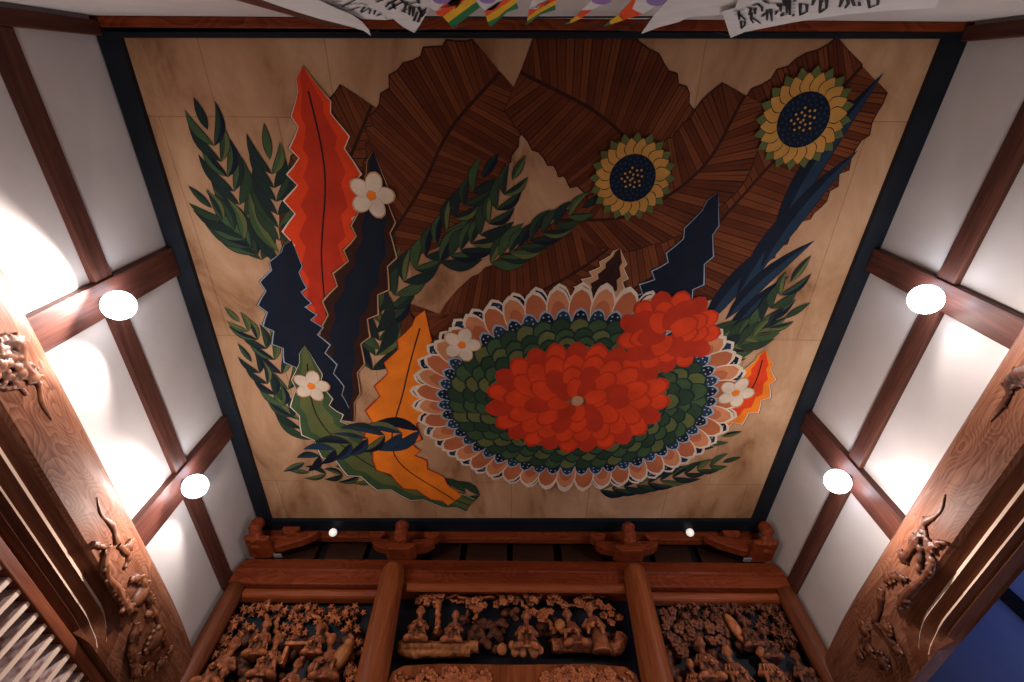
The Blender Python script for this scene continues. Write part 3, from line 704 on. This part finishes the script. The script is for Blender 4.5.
# left transom
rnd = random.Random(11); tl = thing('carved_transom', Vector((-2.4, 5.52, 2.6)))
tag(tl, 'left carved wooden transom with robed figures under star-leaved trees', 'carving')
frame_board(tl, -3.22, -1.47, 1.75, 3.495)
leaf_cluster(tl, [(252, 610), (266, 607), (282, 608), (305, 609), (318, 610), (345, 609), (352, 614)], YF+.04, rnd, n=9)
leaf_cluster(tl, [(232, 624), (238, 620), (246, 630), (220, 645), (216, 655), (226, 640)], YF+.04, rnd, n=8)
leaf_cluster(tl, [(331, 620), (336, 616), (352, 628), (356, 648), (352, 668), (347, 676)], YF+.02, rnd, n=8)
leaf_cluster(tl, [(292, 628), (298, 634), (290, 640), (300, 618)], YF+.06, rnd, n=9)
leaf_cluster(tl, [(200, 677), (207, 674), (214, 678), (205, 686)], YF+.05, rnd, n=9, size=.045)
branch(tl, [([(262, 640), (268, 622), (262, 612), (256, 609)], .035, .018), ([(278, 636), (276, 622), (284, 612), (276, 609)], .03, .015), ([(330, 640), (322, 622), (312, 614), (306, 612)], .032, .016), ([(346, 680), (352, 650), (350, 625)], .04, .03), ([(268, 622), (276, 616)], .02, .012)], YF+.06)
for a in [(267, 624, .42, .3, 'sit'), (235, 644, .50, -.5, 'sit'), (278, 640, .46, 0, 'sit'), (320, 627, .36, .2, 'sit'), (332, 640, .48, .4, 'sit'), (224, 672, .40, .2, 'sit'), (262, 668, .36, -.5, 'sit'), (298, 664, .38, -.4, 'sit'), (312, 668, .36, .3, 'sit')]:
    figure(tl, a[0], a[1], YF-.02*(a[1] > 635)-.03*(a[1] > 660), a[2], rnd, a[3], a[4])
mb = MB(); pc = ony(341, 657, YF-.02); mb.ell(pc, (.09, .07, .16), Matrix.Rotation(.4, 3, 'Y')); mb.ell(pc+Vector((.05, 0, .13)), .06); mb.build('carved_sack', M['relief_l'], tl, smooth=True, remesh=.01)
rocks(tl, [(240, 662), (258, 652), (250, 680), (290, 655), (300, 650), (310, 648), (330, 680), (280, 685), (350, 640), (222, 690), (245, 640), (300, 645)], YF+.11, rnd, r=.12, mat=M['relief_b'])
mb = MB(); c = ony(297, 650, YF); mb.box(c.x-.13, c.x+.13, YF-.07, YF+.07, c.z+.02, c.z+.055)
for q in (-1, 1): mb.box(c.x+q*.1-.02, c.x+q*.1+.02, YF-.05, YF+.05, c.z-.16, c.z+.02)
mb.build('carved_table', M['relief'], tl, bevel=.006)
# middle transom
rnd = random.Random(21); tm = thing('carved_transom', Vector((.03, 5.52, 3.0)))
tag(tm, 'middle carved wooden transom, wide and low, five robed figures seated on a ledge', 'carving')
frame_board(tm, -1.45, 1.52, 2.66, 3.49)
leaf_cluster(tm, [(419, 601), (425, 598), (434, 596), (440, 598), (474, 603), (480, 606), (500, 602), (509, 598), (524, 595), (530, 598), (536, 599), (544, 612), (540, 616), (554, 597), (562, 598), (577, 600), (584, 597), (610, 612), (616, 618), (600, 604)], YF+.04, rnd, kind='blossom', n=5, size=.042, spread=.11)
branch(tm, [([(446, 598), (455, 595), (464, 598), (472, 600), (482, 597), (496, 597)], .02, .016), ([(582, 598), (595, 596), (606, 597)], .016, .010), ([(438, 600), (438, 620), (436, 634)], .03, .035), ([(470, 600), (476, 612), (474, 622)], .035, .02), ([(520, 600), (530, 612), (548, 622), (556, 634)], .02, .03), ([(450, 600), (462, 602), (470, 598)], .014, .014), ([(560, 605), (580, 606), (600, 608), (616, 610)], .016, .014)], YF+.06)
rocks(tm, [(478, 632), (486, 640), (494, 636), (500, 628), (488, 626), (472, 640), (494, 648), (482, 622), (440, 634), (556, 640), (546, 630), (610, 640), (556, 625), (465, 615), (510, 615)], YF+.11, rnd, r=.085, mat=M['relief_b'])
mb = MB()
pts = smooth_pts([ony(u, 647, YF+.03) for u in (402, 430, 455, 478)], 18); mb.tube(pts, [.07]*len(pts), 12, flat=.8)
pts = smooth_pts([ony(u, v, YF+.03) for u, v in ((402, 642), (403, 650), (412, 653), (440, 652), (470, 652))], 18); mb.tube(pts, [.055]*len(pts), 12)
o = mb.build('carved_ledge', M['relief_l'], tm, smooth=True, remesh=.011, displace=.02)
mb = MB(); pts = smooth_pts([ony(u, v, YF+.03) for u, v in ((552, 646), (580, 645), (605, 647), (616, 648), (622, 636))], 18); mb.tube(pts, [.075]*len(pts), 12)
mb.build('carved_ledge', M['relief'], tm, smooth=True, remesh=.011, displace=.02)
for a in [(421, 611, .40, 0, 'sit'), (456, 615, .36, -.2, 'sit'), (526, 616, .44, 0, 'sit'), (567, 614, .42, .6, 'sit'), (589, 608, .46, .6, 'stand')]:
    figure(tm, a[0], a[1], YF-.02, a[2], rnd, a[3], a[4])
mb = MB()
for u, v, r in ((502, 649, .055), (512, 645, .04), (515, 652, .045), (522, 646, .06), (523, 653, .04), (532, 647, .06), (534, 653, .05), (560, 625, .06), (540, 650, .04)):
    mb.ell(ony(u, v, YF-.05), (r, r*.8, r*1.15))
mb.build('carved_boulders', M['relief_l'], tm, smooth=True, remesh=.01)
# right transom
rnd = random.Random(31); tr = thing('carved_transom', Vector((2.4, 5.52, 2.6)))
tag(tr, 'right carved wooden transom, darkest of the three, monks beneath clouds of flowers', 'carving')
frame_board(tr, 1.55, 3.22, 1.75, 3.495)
M['relief_d'] = mottled('transom_carving_dark', [(.05, .014, .007), (.13, .038, .015), (.20, .06, .024)], scale=14, rough=.6, bump=.5, crev_shade=True)
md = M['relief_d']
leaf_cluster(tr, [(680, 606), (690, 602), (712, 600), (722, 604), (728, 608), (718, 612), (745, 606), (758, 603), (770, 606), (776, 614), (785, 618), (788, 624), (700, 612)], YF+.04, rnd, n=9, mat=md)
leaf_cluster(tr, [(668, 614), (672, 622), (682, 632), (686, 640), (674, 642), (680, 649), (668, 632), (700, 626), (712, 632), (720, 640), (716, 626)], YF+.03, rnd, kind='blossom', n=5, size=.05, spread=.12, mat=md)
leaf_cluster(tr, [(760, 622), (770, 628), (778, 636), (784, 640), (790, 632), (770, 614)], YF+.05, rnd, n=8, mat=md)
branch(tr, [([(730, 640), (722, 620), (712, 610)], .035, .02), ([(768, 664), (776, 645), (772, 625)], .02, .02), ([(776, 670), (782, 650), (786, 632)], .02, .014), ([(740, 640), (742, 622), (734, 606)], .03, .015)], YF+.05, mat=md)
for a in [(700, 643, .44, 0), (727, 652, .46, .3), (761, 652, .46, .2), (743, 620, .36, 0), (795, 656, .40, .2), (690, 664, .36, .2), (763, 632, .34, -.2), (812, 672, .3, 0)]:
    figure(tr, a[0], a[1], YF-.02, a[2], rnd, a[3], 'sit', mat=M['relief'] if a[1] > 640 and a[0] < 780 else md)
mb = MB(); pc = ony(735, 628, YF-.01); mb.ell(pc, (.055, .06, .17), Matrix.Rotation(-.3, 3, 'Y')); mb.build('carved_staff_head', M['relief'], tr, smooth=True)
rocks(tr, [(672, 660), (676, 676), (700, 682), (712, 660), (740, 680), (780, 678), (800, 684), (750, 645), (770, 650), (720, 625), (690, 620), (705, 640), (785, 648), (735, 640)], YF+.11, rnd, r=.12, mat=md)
# arched carved beam below the middle transom
arch = thing('arched_beam', Vector((.03, 5.25, 2.4)))
tag(arch, 'arched carved beam with floral scrolls at the very bottom, below the middle transom', 'beam')
mb = MB(); top = [ony(u, v, 5.2) for u, v in ((384, 700), (386, 684), (392, 671), (404, 665), (440, 663), (514, 664), (590, 663), (625, 666), (636, 673), (642, 686), (644, 700))]
sec = [(p.x, p.z) for p in top]+[(1.40, 2.05), (-1.32, 2.05)]
mb.prism(sec, lambda p, t: Vector((p[0], t, p[1])), 5.20, 5.5); mb.build('beam_body', M['col'], arch, bevel=.015)
rnd = random.Random(8); mb = MB()
for u0, u1 in ((418, 488), (542, 612)):
    for i in range(70):
        u = rnd.uniform(u0, u1); e = abs(u-(u0+u1)/2)/((u1-u0)/2); v = 669+4*e*e+rnd.uniform(0, 22)
        c = ony(u, v, 5.18); blossom(mb, c, rnd.uniform(.03, .055), rnd)
for sgn, u in ((1, 396), (-1, 632)):
    for k in range(3):
        pts = [ony(u+sgn*(8+6*k)+sgn*(9-2*k)*cos(t), 678+3*k+(6-1.5*k)*sin(t), 5.19) for t in [j*.5 for j in range(10)]]; mb.tube(pts, .018, 6)
mb.build('floral_carving', M['relief'], arch, smooth=True)
mb = MB(); mb.box(-1.3, 1.38, 5.52, 5.56, -CZ, 2.62); struct(mb.build('wall_front_panel', M['void']))

# ------------------------------------------------------------------ spotlights
def spot(sd, s, z, lab, power):
    root = thing('spotlight', W(sd, s, .07, z)); inward = SIDE[sd][2]
    c = W(sd, s, .20, z-.02)
    aim = (Vector((0, 1.2, 0))-c); aim = (aim.normalized()*.9+Vector((0, 0, -.15))).normalized()
    def cyl(a, b, r0, r1, n=24): mb = MB(); mb.tube([a, b], [r0, r1], n); return mb
    mb = cyl(W(sd, s, .07, z), W(sd, s, .085, z), .045, .045); mb.build('wall_plate', M['dark_metal'], root)
    mb = MB(); mb.tube([W(sd, s, .08, z), W(sd, s, .13, z-.0), c-aim*.03], .012, 8); mb.build('mounting_arm', M['dark_metal'], root)
    mb = MB(); mb.tube([c-aim*.05, c-aim*.03, c+aim*.03, c+aim*.045], [.04, .075, .085, .085], 24); hs = mb.build('housing', M['metal'], root, smooth=False)
    mb = MB(); mb.ell(c+aim*.055, (.115, .115, .115), nu=24, nv=16); mb.build('lens', M['lens'], hs, smooth=True)  # ball oversized to stand in for the glare around the lens
    tag(root, lab, 'spotlight')
    def light(kind, loc, e, col, name, **k):
        l = bpy.data.lights.new(name, kind); l.energy = e; l.color = col
        for a, b in k.items(): setattr(l, a, b)
        o = bpy.data.objects.new(name, l); C.objects.link(o); o.location = loc; return o
    light('POINT', c+aim*.75+Vector((0, 0, -.1)), power, (1, .93, .88), 'spot_glow', shadow_soft_size=.05)
    light('POINT', W(sd, s-.02, .165, z+.13), 5, (.72, .84, 1), 'added_halo', shadow_soft_size=.08)  # points without a fixture, added for the glow around the lens
    light('POINT', W(sd, s-.02, .165, z-.15), 5, (.72, .84, 1), 'added_halo', shadow_soft_size=.08)
    return c, light
spots = []
for sd, s, z, lab, pw, hot, ds in [('L', 1.57, 3.42, 'lit spotlight glaring on the left wall post nearer the flags', 30, 230, -.3), ('L', 3.57, 3.45, 'lit spotlight glaring on the left wall post nearer the carved end', 52, 80, -.35),
                           ('R', 1.50, 3.48, 'lit spotlight glaring on the right wall post nearer the flags', 28, 13, .35), ('R', 3.45, 3.46, 'lit spotlight glaring on the right wall post nearer the carved end', 50, 13, -.15)]:
    c, light = spot(sd, s, z, lab, pw)
    # downward wash: cone pointing down and toward the wall base
    src = W(sd, s+ds*.5, .36, z-.02); tgt = W(sd, s+ds, .02, 2.75)
    o = light('SPOT', src, hot, (1, .95, .9), 'spot_wash', spot_size=radians(105), spot_blend=.55, shadow_soft_size=.03)
    o.rotation_euler = (tgt-src).to_track_quat('-Z', 'Y').to_euler()
    if sd == 'R':
        src = W(sd, s, .34, z-.08); tgt = W(sd, s, .07, 2.86)
        o = light('SPOT', src, 26, (1, .93, .85), 'post_wash', spot_size=radians(46), spot_blend=.5, shadow_soft_size=.03)
        o.rotation_euler = (tgt-src).to_track_quat('-Z', 'Y').to_euler()
    if sd == 'L':
        src = W(sd, s+.28, .34, z-.05); tgt = W(sd, s+.55, .03, 2.8)
        o = light('SPOT', src, 60 if s < 2 else 26, (1, .95, .9), 'spot_wash', spot_size=radians(90), spot_blend=.6, shadow_soft_size=.03)
        o.rotation_euler = (tgt-src).to_track_quat('-Z', 'Y').to_euler()

# ------------------------------------------------------------------ flags
def sheet(px, Y, mat, name, parent=None):
    mb = MB(); pts = [ony(u, v, Y) for u, v in px]; n = len(pts)
    mb.add(pts+[p+Vector((0, -.002, 0)) for p in pts], [tuple(range(n)), tuple(range(n, 2*n))[::-1]]+[(i, (i+1) % n, (i+1) % n+n, i+n) for i in range(n)])
    return mb.build(name, mat, parent)
def brush(lines, Y, width, conv, mb, dot=True):
    for ln in lines:
        pts = [ony(*conv(x, y), Y) for x, y in ln]
        for i in range(len(pts)-1):
            a, b = pts[i], pts[i+1]; t = (b-a); 
            if t.length < 1e-6: continue
            t.normalize(); n = Vector((-t.z, 0, t.x))*width; w0 = 1.15 if i == 0 else 1; w1 = .75 if i == len(pts)-2 else 1
            a2 = a-t*width*.4; b2 = b+t*width*.4
            y = Vector((0, -.00003*len(mb.f), 0))
            mb.add([a2+n*w0, a2-n*w0, b2-n*w1, b2+n*w1], [(0, 1, 2, 3)])
def tie(root, px, Y):
    k = min(range(len(px)), key=lambda i: -px[i][1]); p = ony(px[k][0], px[k][1]-2.5, Y)
    mb = MB(); mb.tube([p, Vector((p.x*1.02, -.327, H-.03))], .003, 6); mb.build('tie_string', M['dark_line'], root)
def cloth(lab, px, Y, strokes=None, conv=None, width=.006, name='cloth_banner'):
    root = thing(name, ony(*px[0], Y)); sheet(px, Y, M['cloth'], 'cloth', root); tie(root, px, Y)
    if strokes:
        mb = MB(); brush(strokes, Y+.004, width, conv, mb); mb.build('brush_writing', M['ink'], root, fix=False)
    return tag(root, lab, 'banner')
FY = -.27
cloth('plain white cloth folded over itself, leftmost of the hanging banners', [(232, -18), (262, 0), (282, 7), (300, 13), (320, 19), (340, 24), (355, 28), (364, 31), (371, 36), (369, 30), (362, 22), (352, 15), (335, 8), (318, 0), (300, -30)], FY)
c2 = lambda x, y: (320+x/8.53, y/8.53)
cloth('white banner with slanting black brush writing behind the folded white cloth', [(300, -30), (318, -2), (335, 8), (352, 14), (362, 19), (385, 20), (402, 18), (392, 8), (376, -4), (350, -40)], FY-.02,
      [[(100, 20), (180, 10)], [(190, 60), (300, 0)], [(260, 90), (340, 60)], [(290, 30), (340, 40)], [(340, 30), (410, 45)], [(350, 110), (420, 70)], [(430, 80), (420, 120)], [(470, 90), (460, 125)], [(500, 100), (560, 110)], [(490, 130), (560, 135)], [(230, 45), (285, 38)], [(100, 48), (190, 45)], [(380, 60), (345, 100)], [(520, 118), (480, 140)]], c2, .0055)
cloth('white banner densely written in black brush, pointed lower corner, by the coloured flags', [(340, -40), (366, 0), (378, 10), (392, 18), (403, 27), (414.5, 33), (420, 25), (428, 11), (434, -10), (436, -40)], FY+.01,
      [[(480, 20), (540, 0)], [(580, 85), (700, 20)], [(620, 30), (640, 80)], [(690, 0), (720, 30)], [(700, 100), (740, 80)], [(740, 20), (720, 80)], [(770, 50), (760, 130)], [(800, 60), (790, 140)], [(800, 180), (830, 100)], [(835, 190), (870, 90)], [(870, 110), (910, 70)], [(740, 40), (830, 20)], [(600, 20), (560, 60)], [(840, 60), (870, 130)], [(650, 0), (600, 30)], [(835, 0), (845, 30)], [(860, 150), (900, 100)], [(700, 90), (730, 110)]], c2, .0065)
# five-colour flags: outline as bands, each band a part
cf = lambda x, y: (420+x/4.267, y/4.267)
def colour_flag(lab, bands, Y, ink=()):
    root = thing('prayer_flag', ony(*cf(*bands[0][1][0]), Y))
    for col, px in bands:
        sheet([cf(*p) for p in px], Y, M[col], {'cloth': 'white', 'red': 'red', 'yellow': 'yellow', 'green': 'green', 'purple': 'purple'}[col]+'_band' if col != 'purple' else 'purple_disc', root)
    tie(root, [cf(*p) for p in bands[0][1]], Y)
    if ink:
        mb = MB(); brush(ink, Y+.005, .003, cf, mb); mb.build('brush_writing', M['ink'], root, fix=False)
    for ch in root.children:
        if ch.name.startswith('purple'):
            ch.location.y = .003
    tag(root, lab, 'flag')
def disc(cx, cy, rx, ry): return [(cx+rx*cos(t*pi/9), cy+ry*sin(t*pi/9)) for t in range(18)]
colour_flag('five-coloured flag nearest the written white banner, largest of the coloured row',
            [('green', [(137, 121), (255, 32), (240, 8), (120, 96)]), ('yellow', [(120, 96), (240, 8), (232, -20), (205, -10), (98, 72)]), ('red', [(98, 72), (205, -10), (170, -40), (66, 48), (70, 62)]), ('cloth', [(66, 48), (40, 30), (-20, -60), (170, -170), (232, -20), (185, -10), (160, 20)]), ('purple', disc(92, -10, 40, 24))],
            FY+.005, [[(120, 30), (160, 5)], [(150, 30), (175, 12)], [(175, 10), (150, 38)]])
colour_flag('five-coloured flag second from the left in the coloured row',
            [('green', [(300, 115), (345, 78), (370, 52), (420, 36), (412, 12), (365, 45), (330, 75), (288, 94)]), ('yellow', [(288, 94), (330, 75), (365, 45), (412, 12), (408, -12), (360, 20), (282, 70)]), ('red', [(282, 70), (360, 20), (408, -12), (395, -40), (350, 0), (276, 45)]), ('cloth', [(276, 45), (240, 5), (210, -80), (395, -160), (398, -40), (350, 0), (320, 42)]), ('purple', disc(288, -8, 36, 20))],
            FY+.005, [[(290, 40), (330, 12)], [(340, 10), (320, 35)], [(345, -5), (370, -12)]])
colour_flag('five-coloured flag in the middle of the coloured row',
            [('green', [(452, 108), (515, 62), (578, 42), (578, 20), (520, 50), (457, 90)]), ('yellow', [(457, 90), (520, 50), (578, 20), (584, 0), (520, 30), (460, 72)]), ('red', [(460, 72), (520, 30), (584, 0), (586, -20), (530, 8), (466, 38)]), ('cloth', [(466, 38), (480, 0), (470, -90), (600, -160), (588, -20), (530, 12), (500, 40)])],
            FY+.005, [[(500, 20), (540, 5)], [(530, 25), (550, 5)]])
colour_flag('narrow five-coloured flag fourth in the coloured row',
            [('green', [(620, 104), (640, 100), (642, 88)]), ('yellow', [(642, 88), (640, 100), (690, 78), (668, 68)]), ('red', [(668, 68), (690, 78), (735, 42), (690, 44)]), ('cloth', [(690, 44), (735, 42), (815, 0), (900, -90), (780, -160), (735, 0)]), ('purple', disc(775, -2, 42, 18))], FY+.005)
colour_flag('narrow five-coloured flag rightmost in the coloured row',
            [('green', [(783, 112), (815, 104), (808, 92)]), ('yellow', [(808, 92), (815, 104), (868, 86), (862, 66), (845, 66)]), ('red', [(845, 66), (868, 86), (950, 60), (905, 38), (922, 0), (905, 0)]), ('cloth', [(905, 38), (950, 60), (1080, -20), (1080, -160), (960, -160), (922, -10)]), ('purple', disc(1010, 0, 44, 22))], FY+.005)
cloth('plain white cloth with a sharp lower point between the coloured flags and the lettered banner', [(641, 34), (660, 27), (679, 22), (705, 9), (724, 0), (760, -40), (690, -40), (668, 0), (655, 14)], FY+.012)
cloth('white cloth strip half hidden behind the lettered banner', [(655, 20), (690, 17), (722, 15), (745, 4), (760, -40), (700, -40), (690, 2)], FY-.02)
ca = lambda x, y: (725+x/14.63, y/14.63)
cb = lambda x, y: (780+x/10.23, y/10.23)
S1 = [[(130, 165), (280, 140)], [(140, 215), (285, 205)], [(200, 170), (210, 290)], [(215, 215), (300, 295)], [(235, 310), (240, 425)], [(235, 310), (290, 315)], [(290, 315), (290, 375)], [(240, 415), (290, 370)],
      [(330, 110), (385, 130), (350, 220)], [(390, 190), (380, 280), (415, 340)], [(400, 260), (520, 345)], [(400, 90), (480, 60), (540, 110), (545, 170)], [(440, 120), (440, 210)], [(410, 150), (470, 140)],
      [(560, 10), (640, 50), (770, 60), (780, 100)], [(540, 245), (590, 195), (770, 165), (735, 215)], [(620, 150), (615, 300)], [(670, 140), (685, 310)],
      [(815, 60), (815, 170)], [(830, 85), (960, 90)], [(840, 230), (940, 205)], [(825, 240), (850, 190), (950, 180)], [(860, 0), (870, 90)], [(905, 0), (905, 190)], [(945, 0), (950, 220)], [(820, 130), (950, 130)],
      [(995, 60), (1015, 65)], [(995, 115), (1015, 120)], [(995, 170), (1015, 175)], [(990, 240), (1005, 210)]]
S2 = [[(210, 40), (205, 160)], [(210, 40), (275, 50)], [(275, 50), (275, 125)], [(215, 155), (275, 120)], [(160, 0), (140, 20)], [(350, 0), (330, 55)], [(420, -10), (405, 135)], [(480, -10), (475, 85)], [(410, 130), (475, 85)], [(425, 20), (475, 10)],
      [(635, 0), (610, 75)], [(690, -10), (700, 40), (665, 85)], [(735, -10), (760, 60), (815, 60), (810, 20)], [(900, -20), (915, 85)], [(1005, -20), (1000, 50)], [(915, 80), (1000, 50)]]
t_ = cloth('long white banner lettered with bold black brush characters, rightmost of the hanging banners', [(722, 12), (726, 24), (730.5, 38), (745, 32), (765, 28), (790, 23), (814, 19), (850, 14), (890, 10.5), (935, 8), (960, -40), (745, -40), (738, 0), (735, 8)], FY,
      [[ca(*p) for p in l] for l in S1]+[[cb(*p) for p in l] for l in S2], lambda x, y: (x, y), .006)
mb = MB(); mb.tube([ony(418, 17, Y0+.03), ony(520, 17.5, Y0+.03), ony(655, 17, Y0+.03)], .006, 8)  # thin dark tube along the back wall
tag(mb.build('dark_line', M['dark_line']), 'thin dark line across the white wall behind the coloured flags', 'dark_line')

# ------------------------------------------------------------------ fill light
def area(loc, tgt, e, col, size, name):
    l = bpy.data.lights.new(name, 'AREA'); l.energy = e; l.color = col; l.size = size
    o = bpy.data.objects.new(name, l); C.objects.link(o); o.location = loc
    o.rotation_euler = (Vector(tgt)-Vector(loc)).to_track_quat('-Z', 'Y').to_euler(); return o
area((0, 2.6, -1.0), (0, 2.9, 4.4), 15, (1, .74, .55), 3.0, 'hall_bounce')
area((0, 4.0, .3), (0, 5.6, 2.3), 13, (1, .78, .58), 1.5, 'far_end_glow')
area((4.4, 3.2, .2), (5.3, 4.6, 2.4), 60, (.35, .5, 1), 1.0, 'side_room_light')
w = bpy.data.worlds.new('world'); bpy.context.scene.world = w; w.use_nodes = True
w.node_tree.nodes['Background'].inputs[0].default_value = (.62, .50, .50, 1); w.node_tree.nodes['Background'].inputs[1].default_value = .07

# ------------------------------------------------------------------ camera and view
cd = bpy.data.cameras.new('camera'); cam = bpy.data.objects.new('camera', cd); C.objects.link(cam)
cd.sensor_width = 36; cd.lens = 36*FPX/1024; cd.clip_start = .02
cam.matrix_world = Matrix(((CR.x, CU.x, -CF.x, 0), (CR.y, CU.y, -CF.y, 0), (CR.z, CU.z, -CF.z, 0), (0, 0, 0, 1)))
bpy.context.scene.camera = cam
for o in list(C.objects):
    if 'org' in o: del o['org']
    if o.parent is None: o.location.z += CZ
sc = bpy.context.scene
sc.view_settings.view_transform = 'Standard'; sc.view_settings.look = 'None'; sc.view_settings.exposure = 0
sc.cycles.max_bounces = 6; sc.cycles.sample_clamp_indirect = 4
